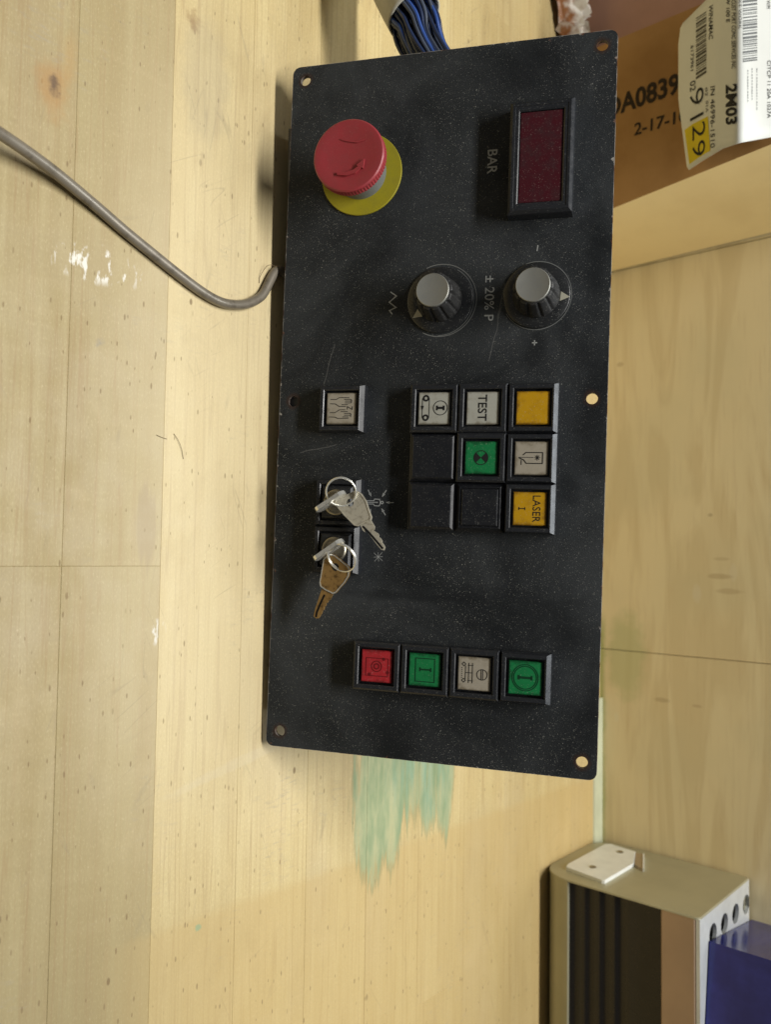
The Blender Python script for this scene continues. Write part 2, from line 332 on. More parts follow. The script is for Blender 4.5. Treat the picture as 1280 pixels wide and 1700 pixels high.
def m_panel():
    n = N('black_painted_plate'); v = n.obj(); d, big = dust(n, v)
    sm = n.noise(n.vm('MULTIPLY', v, (1, 1, 1)), 14, 4, .6, .8); fine = n.noise(v, 1500, 2, .6)
    wob = n.noise(n.vm('MULTIPLY', v, (1, 1, .55)), 95, 5, .65)
    clean = 0.0
    for (px, rr) in (((655, 1245), (.026, .020)), ((880, 110), (.016, .022)), ((945, 822), (.014, .010)), ((955, 1055), (.012, .022)), ((985, 700), (.06, .012)), ((890, 585), (.02, .010)), ((900, 1010), (.014, .040)), ((990, 430), (.055, .007)), ((985, 1180), (.05, .006)), ((690, 990), (.004, .055))):
        u, q = onP(*px); l = n.vm('LENGTH', n.vm('MULTIPLY', n.vm('SUBTRACT', v, (u, 0, q)), (1/rr[0], 0, 1/rr[1]))); l = n.math('ADD', l, n.math('MULTIPLY', n.math('SUBTRACT', wob, .5), 2.2))
        clean = n.math('MAXIMUM', clean, n.map(l, .0, 1.15, 1, 0))
    keep = n.math('SUBTRACT', 1.0, n.math('MULTIPLY', clean, .62)); d = n.math('MULTIPLY', d, keep)
    film = n.math('MULTIPLY', n.map(n.math('ADD', sm, n.math('MULTIPLY', fine, .45)), .42, 1.02), keep)
    col = n.mix(film, (.0110, .0125, .0140), (.048, .0525, .056))
    col = n.mix(n.math('MULTIPLY', d, .85), col, (.33, .33, .295))
    # scratches
    for (a, b) in (((556, 572), (537, 640)), ((832, 510), (812, 600)), ((838, 470), (826, 530)), ((498, 752), (560, 738))):
        (u0, v0), (u1, v1) = onP(*a), onP(*b); dx, dz = u1-u0, v1-v0; ln = math.hypot(dx, dz)
        t = n.vm('SUBTRACT', v, (u0, 0, v0)); al = n.vm('DOT_PRODUCT', t, (dx/ln, 0, dz/ln)); ac = n.math('ADD', n.vm('DOT_PRODUCT', t, (-dz/ln, 0, dx/ln)), n.math('MULTIPLY', n.math('SUBTRACT', n.noise(v, 40, 2), .5), .004))
        msk = n.math('MULTIPLY', n.map(n.math('ABSOLUTE', ac), .00012, .0004, 1, 0), n.math('MULTIPLY', n.map(al, -.001, .001), n.map(al, ln-.002, ln+.001, 1, 0)))
        col = n.mix(n.math('MULTIPLY', msk, .30), col, (.22, .22, .21))
    # chipped paint at the edges, rust round the holes
    s = n.n('ShaderNodeSeparateXYZ'); n.c(v, s.inputs[0])
    eu = n.math('SUBTRACT', .2, n.math('ABSOLUTE', s.outputs[0])); ev = n.math('SUBTRACT', .0934, n.math('ABSOLUTE', n.math('SUBTRACT', s.outputs[2], .0934)))
    ed = n.math('MINIMUM', eu, ev); cn = n.noise(v, 230, 4, .7)
    chip = n.map(n.math('SUBTRACT', ed, n.math('MULTIPLY', n.map(cn, .56, .8), .0032)), 0.0, .0003, 1, 0)
    back = n.map(s.outputs[1], .0001, .0006); chip = n.math('MULTIPLY', n.math('MAXIMUM', chip, n.math('MULTIPLY', back, n.map(cn, .35, .5))), .9)
    col = n.mix(chip, col, n.mix(n.map(n.noise(v, 90, 3), .45, .6), (.42, .40, .36), (.13, .055, .03)))
    for hu, hv in HOLES:
        l = n.vm('LENGTH', n.vm('MULTIPLY', n.vm('SUBTRACT', v, (hu, 0, hv)), (1, 0, 1))); l = n.math('ADD', l, n.math('MULTIPLY', n.math('SUBTRACT', cn, .5), .004))
        col = n.mix(n.math('MULTIPLY', n.map(l, .0032, .0056, 1, 0), .6), col, (.050, .026, .017))
    n.bump(fine, .6, .0004)
    return n.out(col, n.map(sm, .3, .7, .46, .62), spec=.12)
HOLES = [(-.1915, .0081), (-.1920, .1788), (-.0005, .0085), (-.0008, .1787), (.1910, .0083), (.1912, .1790)]
def m_dusty(name, base, rough, spec=.4, dens=.8, dcol=(.36, .36, .33), metal=0.0, seed=0.0, vary=.25, bump=.15):
    n = N(name); v = n.obj(); off = n.n('ShaderNodeCombineXYZ'); n.c(n.rnd(), off.inputs[0]); n.c(n.rnd(), off.inputs[2]); vv = n.vm('ADD', v, off.outputs[0])
    d, big = dust(n, vv, dens, seed); ns = n.noise(vv, 180, 4, .6)
    col = n.mix(n.map(ns, .35, .75), base, tuple(b*(1-vary)+.5*vary*(b+.03) for b in base)); col = n.mix(n.math('MULTIPLY', d, .8), col, dcol)
    n.bump(ns, bump, .0002)
    return n.out(col, n.map(ns, .3, .7, rough*.85, min(1, rough*1.2)), metal, spec)
def m_metal(name, col, rough, dirt=(.15, .10, .05), amt=.4, sc=300):
    n = N(name); v = n.obj(); a = n.noise(v, sc, 4, .7); b = n.noise(v, sc*.2, 3, .6)
    c = n.mix(n.math('MULTIPLY', n.map(a, .45, .75), amt), col, dirt); n.bump(a, .2, .0002)
    return n.out(c, n.map(b, .3, .7, rough*.75, rough*1.3), 1.0)
def m_plain(name, col, rough=.5, spec=.4, metal=0.0, vary=.12, sc=60, **k):
    n = N(name); v = n.obj(); a = n.noise(v, sc, 4, .6)
    c = n.mix(n.map(a, .3, .75), col, tuple(q*(1-vary) for q in col)); n.bump(a, .05, .0005)
    return n.out(c, n.map(a, .3, .7, rough*.9, rough*1.1), metal, spec, **k)
def m_ink(name, col): return m_plain(name, col, .6, .2)
def m_card(name, col, dark):
    n = N(name); v = n.obj(); a = n.noise(v, 18, 4, .6); b = n.noise(n.vm('MULTIPLY', v, (90, 90, 900)), 1.0, 2, .5)
    c = n.mix(n.map(a, .35, .7), col, dark); c = n.mix(n.math('MULTIPLY', n.map(b, .4, .8), .2), c, dark); n.bump(b, .1, .0004)
    return n.out(c, .75, spec=.2)
def m_lens(name, col, dirt, seed, dens=.6):
    n = N(name); v = n.obj(); off = n.n('ShaderNodeCombineXYZ'); n.c(n.rnd(), off.inputs[0]); vv = n.vm('ADD', v, off.outputs[0])
    d, big = dust(n, vv, dens, seed); a = n.noise(vv, 220, 4, .65)
    s = n.n('ShaderNodeSeparateXYZ'); n.c(v, s.inputs[0]); e = n.math('MAXIMUM', n.math('ABSOLUTE', s.outputs[0]), n.math('ABSOLUTE', s.outputs[2]))
    edge = n.map(n.math('ADD', e, n.math('MULTIPLY', n.math('SUBTRACT', a, .5), .005)), .0070, .0092)     # grime caught along the rim
    c = n.mix(n.math('MULTIPLY', n.map(a, .45, .8), .3), col, dirt); c = n.mix(n.math('MULTIPLY', edge, .65), c, dirt); c = n.mix(n.math('MULTIPLY', d, .7), c, (.5, .5, .46))
    return n.out(c, .36, spec=.45)

MB_ = m_bench(); MBr = m_bench(0.02, (.60, .475, .22), (.66, .535, .26), (.52, .385, .16)); MW_ = m_wall(); MP_ = m_panel()  # front planks darker than the rest: light fall-off put into the wood colour
M_bez = m_dusty('black_plastic_bezel', (.017, .0185, .022), .30, .5, .55)
M_blk = m_dusty('black_plastic_cover', (.010, .011, .014), .33, .5, .6)
M_dark = m_plain('dark_recess', (.006, .006, .006), .8, .2)
M_knob = m_dusty('knob_plastic', (.022, .022, .022), .5, .4, 1.0, seed=3, dcol=(.34, .33, .29))
M_skirt = m_dusty('knob_skirt_plastic', (.016, .017, .018), .30, .5, .9, seed=5)
M_alu = m_dusty('satin_aluminium_cap', (.33, .33, .30), .45, .5, .35, dcol=(.18, .16, .12), seed=7, metal=.55)
M_red = m_dusty('red_plastic', (.34, .040, .048), .42, .5, .40, dcol=(.50, .22, .20), seed=9)
M_yel = m_dusty('yellow_disc_plastic', (.36, .31, .018), .55, .35, .35, dcol=(.18, .14, .03), seed=11)
M_col = m_dusty('grey_collar', (.16, .17, .165), .5, .4, .6, seed=12)
M_disp = m_dusty('dark_red_display_window', (.060, .008, .013), .24, .4, 1.2, dcol=(.24, .15, .14), seed=13, vary=.75)
M_print = m_ink('grey_print', (.36, .37, .36)); M_ringp = m_ink('faded_grey_print', (.17, .175, .17)); M_ink = m_ink('black_print', (.018, .018, .018)); M_inkr = m_ink('dark_red_print', (.16, .010, .014)); M_inkg = m_ink('dark_green_print', (.004, .045, .018))
M_lw = m_lens('white_lens', (.40, .40, .35), (.16, .13, .08), 1); M_lb = m_lens('yellowed_lens', (.36, .325, .26), (.15, .12, .07), 2); M_ly = m_lens('amber_lens', (.52, .285, .006), (.16, .07, .008), 3); M_lg = m_lens('green_lens', (.008, .185, .055), (.006, .03, .012), 4); M_lr = m_lens('red_lens', (.42, .022, .030), (.10, .012, .012), 5)
M_pt = m_plain('cream_pointer', (.46, .44, .34), .6)
M_key = m_metal('worn_nickel', (.58, .54, .43), .38, (.22, .18, .12), .7, 500); M_brass = m_metal('brown_tarnished_brass', (.34, .21, .075), .42, (.06, .03, .010), .9, 300); M_lock = m_metal('dull_lock_steel', (.36, .33, .26), .35, (.12, .10, .07), .6, 260); M_steel = m_metal('bright_steel', (.78, .77, .71), .25, (.3, .27, .2), .35, 300)
for m_, q_ in ((M_key, .45), (M_brass, .5), (M_steel, .65)): m_.node_tree.nodes['Principled BSDF'].inputs['Metallic'].default_value = q_
M_cab = m_metal('grey_cable_sheath', (.23, .20, .155), .34, (.08, .065, .045), .7, 130); M_cab.node_tree.nodes['Principled BSDF'].inputs['Metallic'].default_value = .25
M_wire = m_plain('dark_blue_wire', (.018, .030, .075), .38, .5); M_wire2 = m_plain('blue_wire', (.035, .085, .30), .35, .5); M_wire3 = m_plain('grey_blue_wire', (.07, .085, .12), .4, .5); M_jack = m_plain('pale_grey_jacket', (.50, .48, .40), .5, .4)
M_tan = m_plain('tan_enamelled_steel', (.485, .46, .315), .40, .5, .35, .2, 12); M_rose = m_plain('bronzed_steel', (.44, .31, .21), .36, .5, .4, .2, 12); M_sil = m_plain('bright_top_steel', (.72, .75, .75), .35, .5, .35, .15, 60)
M_gril = m_plain('dark_glossy_grille', (.016, .014, .013), .28, .5, .2); M_wht = m_plain('white_enamel', (.90, .93, .90), .4, .5); M_tab = m_plain('brown_tab', (.40, .30, .18), .4, .5)
M_moul = m_plain('pale_green_paint', (.56, .58, .40), .55, .35, 0, .2, 30)
M_kraft = m_card('kraft_cardboard', (.44, .25, .095), (.36, .195, .07)); M_klit = m_card('lit_cardboard', (.88, .71, .37), (.82, .65, .33)); M_pink = m_card('pinkish_cardboard', (.42, .24, .165), (.37, .21, .14))  # carton's side and top get a paler copy, their light put into the colour
M_paper = m_plain('white_paper', (.74, .76, .72), .7, .2, 0, .06, 20); M_yst = m_plain('yellow_sticker', (.72, .58, .015), .6, .3)
M_rearbox = m_plain('rear_box_steel', (.10, .10, .095), .6, .3)
def m_blue():
    n = N('blue_lacquered_card'); v = n.obj(); a = n.noise(v, 26, 4, .6); b = n.noise(v, 7, 2, .5)
    c = n.mix(n.map(a, .4, .7), (.018, .021, .15), (.030, .036, .23)); c = n.mix(n.map(b, .53, .56, 0, .6), c, (.060, .052, .085))
    return n.out(c, .16, spec=.6)
M_blue = m_blue()
def m_wrap():
    n = N('crumpled_clear_wrap'); v = n.obj(); a = n.noise(v, 60, 3, .6)
    return n.out(n.mix(n.map(a, .40, .62), (.70, .66, .58), (.30, .13, .05)), .2, spec=.6)
M_wrap = m_wrap()

# ================================================================== the setting
bench = empty('workbench_top'); tag(bench, kind='structure')
W0 = .0550; Y0 = .2036
jx = onZ(130, 940).x
for k in range(-8, 10):
    y0 = Y0 + k*W0; y1 = y0 + W0
    if k in (-1, 0): cuts = [-1.15, jx, 1.0]
    elif k in (1, 2, 3): cuts = [-1.15, -.62 - .05*k, .62 + .1*k, 1.0]
    else: cuts = [-1.15, -.75 + .4*random.random(), .25 + .45*random.random(), 1.0]
    for a, b in zip(cuts, cuts[1:]):
        g = G(); dz = -.0001*random.random(); yb = y1 - (.00003 if k != 9 else 0)
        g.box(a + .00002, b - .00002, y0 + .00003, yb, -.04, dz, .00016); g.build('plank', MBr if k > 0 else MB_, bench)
YW = Y0 + 10*W0
wall = empty('back_wall'); tag(wall, kind='structure')
g = G(); g.box(-1.15, 1.0, YW + .020, YW + .04, -.04, .40); g.build('backing', MW_, wall)
sB = -.2755; sC = .0885
for a, b, dy, bz in ((-1.15, sB - .0004, -.0025, 0), (sB + .0004, sC - .0003, 0.0, 0), (sC + .0003, 1.0, -.0008, 0)):
    g = G(); g.box(a, b, YW + dy + .0005, YW + .020, -.04, .40, .0008); g.build('plywood_panel', MW_, wall)
# pale green painted strip in the corner
ys = onZ(985, 1350).y
g = G(); pr = [(YW + .0005, .0), (ys, -.0005), (ys + .001, .0012), (YW - .006, .0016), (YW - .0012, .0026), (YW + .0005, .0032)]
g.loops([[(x, y, z) for y, z in pr] for x in (.135, .998)], True, True); g.build('painted_corner_strip', M_moul, wall, smooth=40)

# ================================================================== control panel
panel = empty('control_panel', PM); tag(panel, 'black steel control panel propped on the workbench, with buttons, knobs and a red stop button', 'control panel')
put = lambda a, b, h: L(a, b, h)
fp = plate('face_plate', rrect(-.2, .2, 0, .1868, .0045), [circ(u, v, .0031, 20) for u, v in HOLES], put, -.003, 0.0, MP_, panel)
# the box of switchgear behind the plate, standing on the bench
g = G(); lp = []
for u in (-.165, .181):
    zz = lambda d: (.434*d - (.0096 - .028*u)) / .9 - .0003
    lp.append([L(u, .160, -.0028), L(u, .160, -.070), L(u, zz(.070), -.070), L(u, zz(.0028) + .012, -.0028)])
g.loops(lp, True, True); g.build('rear_box', M_rearbox, panel)

ZP = .00012
def sq(cu, cv, a, b, h): return [L(cu-a, cv-b, h), L(cu+a, cv-b, h), L(cu+a, cv+b, h), L(cu-a, cv+b, h)]
# --- shared bezel and lens meshes (module of 27 mm)
H1 = .0075
def bezel_mesh(wide, win=.0102):
    g = G(); a = .01342; c = .0024 if wide else .0009
    def rq(d, e, h): return [L(-a+d, -a+d, h), L(a-d, -a+d, h), L(a-d, a-e, h), L(-a+d, a-e, h)]
    g.loops([rq(0, 0, -.0002), rq(0, 0, H1-c-.0004), rq(.0001, .0002, H1-c), rq(.0009, c-.0002, H1-.0002), rq(.0011, c, H1), sq(0,0,win+.0004,win+.0004,H1), sq(0,0,win,win,H1-.0004), sq(0,0,win,win,.0028)], False, True)
    o = g.build('bezel', M_bez, None, fix=True); me = o.data; bpy.data.objects.remove(o); return me
BEZ = bezel_mesh(False); BEZW = bezel_mesh(True)
def lens_mesh(mat, half=.0089, h=.0062):
    g = G(); g.loops([sq(0,0,half,half,.0025), sq(0,0,half,half,h-.0005), sq(0,0,half-.0005,half-.0005,h)], False, True)
    o = g.build('lens', mat, None); me = o.data; bpy.data.objects.remove(o); return me
LM = {k: lens_mesh(m) for k, m in dict(w=M_lw, b=M_lb, y=M_ly, g=M_lg, r=M_lr).items()}
def button(cu, cv, kind, icon=None, ink=None, label=None):
    o = link('push_button', BEZW if cv > .146 or cv < .045 else BEZ, None, panel, (cu, 0, cv))
    link('lens', LM[kind], None, o)
    if icon:
        gi = G(); icon(gi, lambda a, b: L(a*.001, b*.001, .0062 + .00012)); gi.build('printed_symbol', ink or M_ink, o, fix=False)
    if label: o['label'] = label
    return o
def I_bar(g, P, cu, cv, half, wd=.9, serif=1.6):
    g.ribbon([(cu, cv-half), (cu, cv+half)], wd, P); g.ribbon([(cu-serif, cv-half), (cu+serif, cv-half)], wd*.8, P); g.ribbon([(cu-serif, cv+half), (cu+serif, cv+half)], wd*.8, P)
def ic_conv(g, P):
    for u in (-5.6, 5.2):
        g.ribbon(circ(u, -4.6, 1.35, 20), 1.0, P, True)
    g.ribbon([(-5.6, -6.6), (5.2, -6.6)], .35, P); g.ribbon([(-5.6, -2.7), (5.2, -2.7)], .3, P); g.poly([(-1.4, -7.5), (1.4, -6.6), (-1.4, -5.7)], P)
    g.ribbon(circ(-.2, 3.6, 3.9, 32), .38, P, True); I_bar(g, P, -.2, 3.6, 1.9, 1.3, 1.3)
def ic_test(g, P): write(g, 'TEST', P, -7.3, 7.0, -2.5, 2.4, .01)
def ic_bow(g, P):
    g.ribbon(circ(0, 0, 3.8, 32), .4, P, True)
    for s in (-1, 1):
        g.poly([(0, 0)] + circ(0, 0, 3.7, 10, math.radians(90*s-45), math.radians(90*s+45), True), P)
def ic_beige(g, P):
    g.ribbon([(-1.6, -4.4), (-3.0, -2.9), (-3.0, 6.0), (2.8, 6.0), (2.8, -2.6), (1.0, -3.9), (-.2, -6.6)], .5, P)
    g.ribbon([(-.4, -6.6), (-.4, 1.2)], .3, P); g.ribbon([(1.0, -5.2), (3.6, -5.2)], .4, P)
    for k in range(4):
        a = math.pi*k/4; g.ribbon([(-.3-1.5*math.cos(a), 3.2-1.5*math.sin(a)), (-.3+1.5*math.cos(a), 3.2+1.5*math.sin(a))], .32, P)
def ic_laser(g, P): write(g, 'LASER', P, -7.1, 7.1, 1.6, 5.7, .0); I_bar(g, P, 0, -4.1, 1.6, .5, .8)
def ic_hands(g, P):
    Q = lambda x, y: ((y-402)/17.2, (x-622)/17.2)
    for pl in ([(510,313),(570,313),(600,295),(700,297)], [(505,355),(560,357),(600,382),(670,382)], [(505,443),(560,443),(605,415),(665,415)], [(500,485),(560,487),(590,500),(700,498)],
               [(650,313),(715,313)], [(660,330),(720,330)], [(660,348),(725,348)], [(625,365),(690,365)], [(620,433),(690,433)], [(655,450),(720,450)], [(655,468),(720,468)], [(640,485),(700,485)],
               [(715,313),(726,320),(726,340),(722,348)], [(715,450),(724,456),(722,485)], [(735,382),(735,412),(685,384),(685,414)]):
        g.ribbon([Q(*p) for p in pl], .36, P)
def ic_red(g, P):
    g.ribbon([(-4.5, -6.1), (5.3, -6.1), (5.3, 6.6), (-4.5, 6.6)], .42, P, True); g.ribbon(circ(0, 0, 2.9, 28), .5, P, True); g.ribbon(circ(0, 0, 1.4, 20), .7, P, True)
    for c in ((-4.2, 4.0), (3.0, 6.4), (4.6, -4.0)): g.poly(circ(c[0], c[1], .9, 10), P)
def ic_grsq(g, P):
    g.ribbon([(-6.3, -5.1), (6.3, -5.1), (6.3, 5.6), (-6.3, 5.6)], .45, P, True); I_bar(g, P, -.3, .5, 3.0, .9, 1.1)
def ic_row3(g, P):
    Q = lambda x, y: ((y-380)/18.9, (x-295)/18.9)
    for pl in ([(240,270),(240,475)], [(278,270),(278,475)], [(205,370),(280,370)], [(232,295),(285,295)], [(232,450),(285,450)], [(207,300),(207,440)], [(368,330),(368,435)], [(385,330),(385,435)]): g.ribbon([Q(*p) for p in pl], .34, P)
    for k in range(6): g.ribbon([Q(170, 318+20*k), Q(170, 328+20*k)], .34, P)
    c = Q(377, 382); g.ribbon(circ(c[0], c[1], 2.8, 28), .36, P, True)
    for y in (285, 450): c = Q(190, y); g.ribbon(circ(c[0], c[1], 1.05, 4), .36, P, True)
def ic_grci(g, P):
    g.ribbon(circ(-.2, 0, 6.9, 40), .45, P, True); g.ribbon(circ(-.2, 0, 6.0, 40), .45, P, True); I_bar(g, P, -.2, 0, 3.4, 1.3, 1.2)
MO = .0270
cU = [(-.0085 + MO*(i+.5)) for i in range(3)]; cV = [.0808 + MO*(i+.5) for i in range(3)]
button(cU[0], cV[0], 'w', ic_conv, label='white lens with a belt symbol and a circled bar')
button(cU[0], cV[1], 'w', ic_test, label='white lens lettered TEST'); button(cU[0], cV[2], 'y', label='plain amber lens')
button(cU[1], cV[1], 'g', ic_bow, label='green lens with a quartered circle'); button(cU[1], cV[2], 'b', ic_beige, label='yellowed lens with a nozzle symbol')
button(cU[2], cV[2], 'y', ic_laser, label='amber lens lettered LASER I')
def blank(cu, cv, inset):
    g = G(); a = .0133
    if not inset: g.loops([sq(0,0,a,a,-.0002), sq(0,0,a,a,.0036), sq(0,0,a-.0008,a-.0008,.0040), sq(0,0,a-.0008,a-.0008,.0056), sq(0,0,a-.0020,a-.0020,.0068), sq(0,0,a-.0025,a-.0025,.0070)], False, True)
    else: g.loops([sq(0,0,a,a,-.0002), sq(0,0,a,a,.0040), sq(0,0,a-.0008,a-.0008,.0048), sq(0,0,a-.0022,a-.0022,.0064), sq(0,0,.0106,.0106,.0064), sq(0,0,.0104,.0104,.0056), sq(0,0,.0100,.0100,.0056), sq(0,0,.0100,.0100,.0062), sq(0,0,.0096,.0096,.0067), sq(0,0,.0093,.0093,.0068)], False, True)
    g.build('blank_cover', M_blk, panel, (cu, 0, cv))
blank(cU[1], cV[0], False); blank(cU[2], cV[0], False); blank(cU[2], cV[1], True)
button(.0048, .0404, 'b', ic_hands, label='yellowed lens with two hands and a Z')
RM = .0273
rU = .1486; rV = [.0532 + RM*(i+.5) for i in range(4)]
button(rU, rV[0], 'r', ic_red, M_inkr, 'red lens with a dotted square and circle'); button(rU, rV[1], 'g', ic_grsq, M_inkg, 'green lens with a bar in a square'); button(rU, rV[2], 'b', ic_row3, None, 'yellowed lens with a belt symbol'); button(rU, rV[3], 'g', ic_grci, M_inkg, 'green lens with a bar in a double circle')
# --- key switches
KU = [.0583, .0850]; KV = .0404
for cu in KU:
    o = link('key_switch', BEZW, None, panel, (cu, 0, KV))
    g = G(); g.loops([sq(0,0,.0094,.0094,.0025), sq(0,0,.0094,.0094,.0066), sq(0,0,.0080,.0080,.0082)], False, True); g.build('lock_housing', M_bez, o)
    g = G(); g.lathe([(.0072, .0075), (.0072, .0096), (.0066, .0102), (.0058, .0102), (.0056, .0094), (.0, .0094)], 36); g.build('lock_barrel', M_lock, o, smooth=40)
# --- display
dU = -.1300; dV = .1486
g = G(); A_, B_ = .0308, .0172; wa, wb = .0250, .0117
g.loops([sq(0,0,A_,B_,-.0002), sq(0,0,A_,B_,.0080), sq(0,0,A_-.0002,B_-.0002,.0084), sq(0,0,A_-.0017,B_-.0017,.0100), sq(0,0,A_-.0030,B_-.0030,.0100), sq(0,0,A_-.0032,B_-.0032,.0097), sq(0,0,wa+.0006,wb+.0006,.0097), sq(0,0,wa,wb,.0092), sq(0,0,wa,wb,.0078)], False, True)
do = g.build('display', M_bez, panel, (dU, 0, dV))
g = G(); g.loops([sq(0,0,wa-.0003,wb-.0003,.0070), sq(0,0,wa-.0003,wb-.0003,.0086), sq(0,0,wa-.0006,wb-.0006,.0089)], False, True); g.build('display_window', M_disp, do)
# --- emergency stop
eU, eV = -.1320, .0454
g = G(); g.lathe([(.024, -.0001), (.024, .0010), (.0238, .0012), (.014, .0012)], 72); eo = g.build('stop_button_ring', M_yel, panel, (eU, 0, eV), smooth=30)
eo.name = 'emergency_stop'
g = G(); g.lathe([(.0150, .0008), (.0146, .0030), (.0144, .0170), (.0165, .0195)], 48); g.build('collar', M_col, eo, smooth=30)
kn = lambda k, r, a: r + (.00035 if k in (2, 3) and (round(a/(2*math.pi)*216) % 3) else 0)
g = G(); g.lathe([(.012, .0188), (.0196, .0188), (.0200, .0194), (.0200, .0235), (.0204, .0243), (.0203, .0250), (.0196, .0257), (.0186, .0258), (.0150, .0253), (.0090, .0247), (.0, .0245)], 216, kn); g.build('cap', M_red, eo, smooth=25)
def capP(x, y):
    u, v = onP(x, y, .0255); return u - eU, v - eV
def raised(g, pts2, h0, h1):
    g.loops([[L(a, b, h0) for a, b in pts2], [L(a, b, h1) for a, b in pts2]], False, True)
g = G(); cx = lambda p: capP(440 + p[0]/4.267, 40 + p[1]/4.267)
raised(g, [cx(p) for p in ((508,1050),(570,1052),(625,1035),(660,1010),(650,1000),(705,955),(695,1022),(682,1018),(640,1055),(580,1075),(512,1070))], .0244, .0261); g.build('raised_arrow', M_red, eo)
g = G(); raised(g, [cx(p) for p in ((520,812),(580,815),(640,828),(700,812),(722,815),(650,838),(570,828))], .0244, .0252); g.build('raised_mark', M_red, eo)
# --- knobs
def knob(cu, cv, rs, pang, rot):
    g = G(); g.lathe([(rs, -.0001), (rs, .0012), (rs-.0006, .0016), (.0125, .0020), (.0, .0020)], 64); o = g.build('rotary_knob', M_skirt, panel, (cu, 0, cv), smooth=30)
    fl = lambda k, r, a: r - (.0011 if 1 <= k <= 3 else 0)*max(0, math.cos(12*(a+rot)))**3
    g = G(); g.lathe([(.0128, .0018), (.0126, .0035), (.0108, .0165), (.0104, .0184), (.0096, .0190), (.0, .0190)], 144, fl); g.build('grip', M_knob, o, smooth=40)
    g = G(); g.lathe([(.0090, .0186), (.0090, .0204), (.0087, .0207), (.0084, .0206), (.0, .0206)], 48); g.build('cap', M_alu, o, smooth=25)
    c, s = math.cos(pang), math.sin(pang); g = G(); R2 = lambda a, b: L(a*c - b*s, a*s + b*c, .0022)
    g.poly([(.0130, -.0026), (.0130, .0026), (.0180, 0)], R2); g.build('pointer', M_pt, o)
    return o
def pang(px, c):
    u, v = onP(*px, .002); return math.atan2(v - c[1], u - c[0])
k1 = (-.0567, .0943); k2 = (-.0572, .1478)
knob(*k1, .0186, pang((691, 524), k1), .1); knob(*k2, .0180, pang((935, 492), k2), .25)
# --- print on the plate
g = G(); PP = lambda a, b: L(a, b, ZP)
g.ribbon(circ(k1[0], k1[1]+.0002, .0204, 60, math.radians(-28), math.radians(205), True), .0005, PP)
g.ribbon(circ(k1[0]+.0002, k1[1]-.0006, .0197, 60, math.radians(0), math.radians(150), True), .0004, PP)
g.build('dial_ring_print', M_ringp, panel, fix=False)
g = G(); g.ribbon(circ(k2[0], k2[1], .0187, 60, math.radians(-60), math.radians(200), True), .00045, PP); g.build('dial_ring_print', M_ringp, panel, fix=False)
g = G(); write(g, 'BAR', PP, -.1401, -.1264, .1184, .1239, .012); g.build('printed_word', M_print, panel, fix=False)
g = G(); write(g, '\u00b1 20% P', PP, -.0694, -.0442, .1194, .1247, .006); g.build('printed_word', M_print, panel, fix=False)
g = G(); g.ribbon([(-.0627, .0652), (-.0602, .0688), (-.0568, .0646), (-.0537, .0688), (-.0520, .0650), (-.0498, .0668)], .0006, PP); g.build('zigzag_print', M_print, panel, fix=False)
g = G(); g.ribbon([(-.0328, .1475), (-.0300, .1475)], .0006, PP); g.ribbon([(-.0314, .1461), (-.0314, .1489)], .0006, PP); g.build('plus_print', M_print, panel, fix=False)
g = G(); a_, b_ = onP(893.5, 407), onP(892, 417); g.ribbon([a_, b_], .0006, PP); g.build('minus_print', M_print, panel, fix=False)
g = G(); CX = lambda p: onP(490 + p[0]/6.07, 770 + p[1]/6.07)
for pl in ([(720,372),(795,372),(800,355),(850,358),(858,380),(856,412),(845,425),(798,422),(790,405),(720,405)], [(720,388),(835,388)]): g.ribbon([CX(p) for p in pl], .00045, PP)
c = CX((876, 390)); g.ribbon(circ(c[0], c[1], .0007, 14), .0005, PP, True)
for a, b in (((735,262),(768,330)), ((920,265),(875,335)), ((995,392),(915,390)), ((910,518),(870,448)), ((745,500),(765,450))):
    A, B = Vector(CX(a)), Vector(CX(b)); t = (B-A).normalized(); nn = Vector((-t.y, t.x)); g.ribbon([A, B - t*.0012], .0005, PP); g.poly([tuple(B), tuple(B - t*.0022 + nn*.0008), tuple(B - t*.0022 - nn*.0008)], PP)
g.build('figure_print', M_print, panel, fix=False)
g = G(); c = CX((838, 938))
for k in range(8):
    a = math.pi*k/4 + .1; r = .0034 if k % 2 else .0026; g.ribbon([(c[0] + .0006*math.cos(a), c[1] + .0006*math.sin(a)), (c[0] + r*math.cos(a), c[1] + r*math.sin(a))], .00028, PP)
g.poly(circ(c[0], c[1], .0006, 10), PP); g.build('star_print', M_print, panel, fix=False)

# ================================================================== keys and rings
def local(o_uvh):      # a thing standing in the panel's frame at (u, v, h)
    return PM @ Matrix.Translation(Vector(L(*o_uvh)))
def set_key(cu, ang, label, mat):          # head standing out of the lock
    root = empty('key', local((cu, KV, .0094))); tag(root, label, 'key')
    e = (math.cos(ang), math.sin(ang)); p = (-e[1], e[0]); th = .00105
    def at(s, t, h): return L(e[0]*s + p[0]*t, e[1]*s + p[1]*t, h)
    out = [(-.0042, .0008), (-.0046, .0022), (-.0092, .0052), (-.0098, .0100), (-.0086, .0128), (-.0070, .0136), (.0070, .0136), (.0086, .0128), (.0098, .0100), (.0092, .0052), (.0046, .0022), (.0042, .0008)]
    h = circ(.0, .0088, .0026, 16)
    plate('key_head', out, [h], lambda a, b, t: at(a, t, b), -th, th, mat, root)
    g = G(); g.add([at(a, t, b) for a in (-.0036, .0036) for t in (-.0009, .0009) for b in (-.0060, .0014)], [(0,1,3,2),(4,6,7,5),(0,4,5,1),(2,3,7,6),(0,2,6,4),(1,5,7,3)]); g.build('key_blade', mat, root)
    return root
a0 = onP(519, 842, .022); a1 = onP(566, 811, .022); kang = math.atan2(a1[1]-a0[1], a1[0]-a0[0])
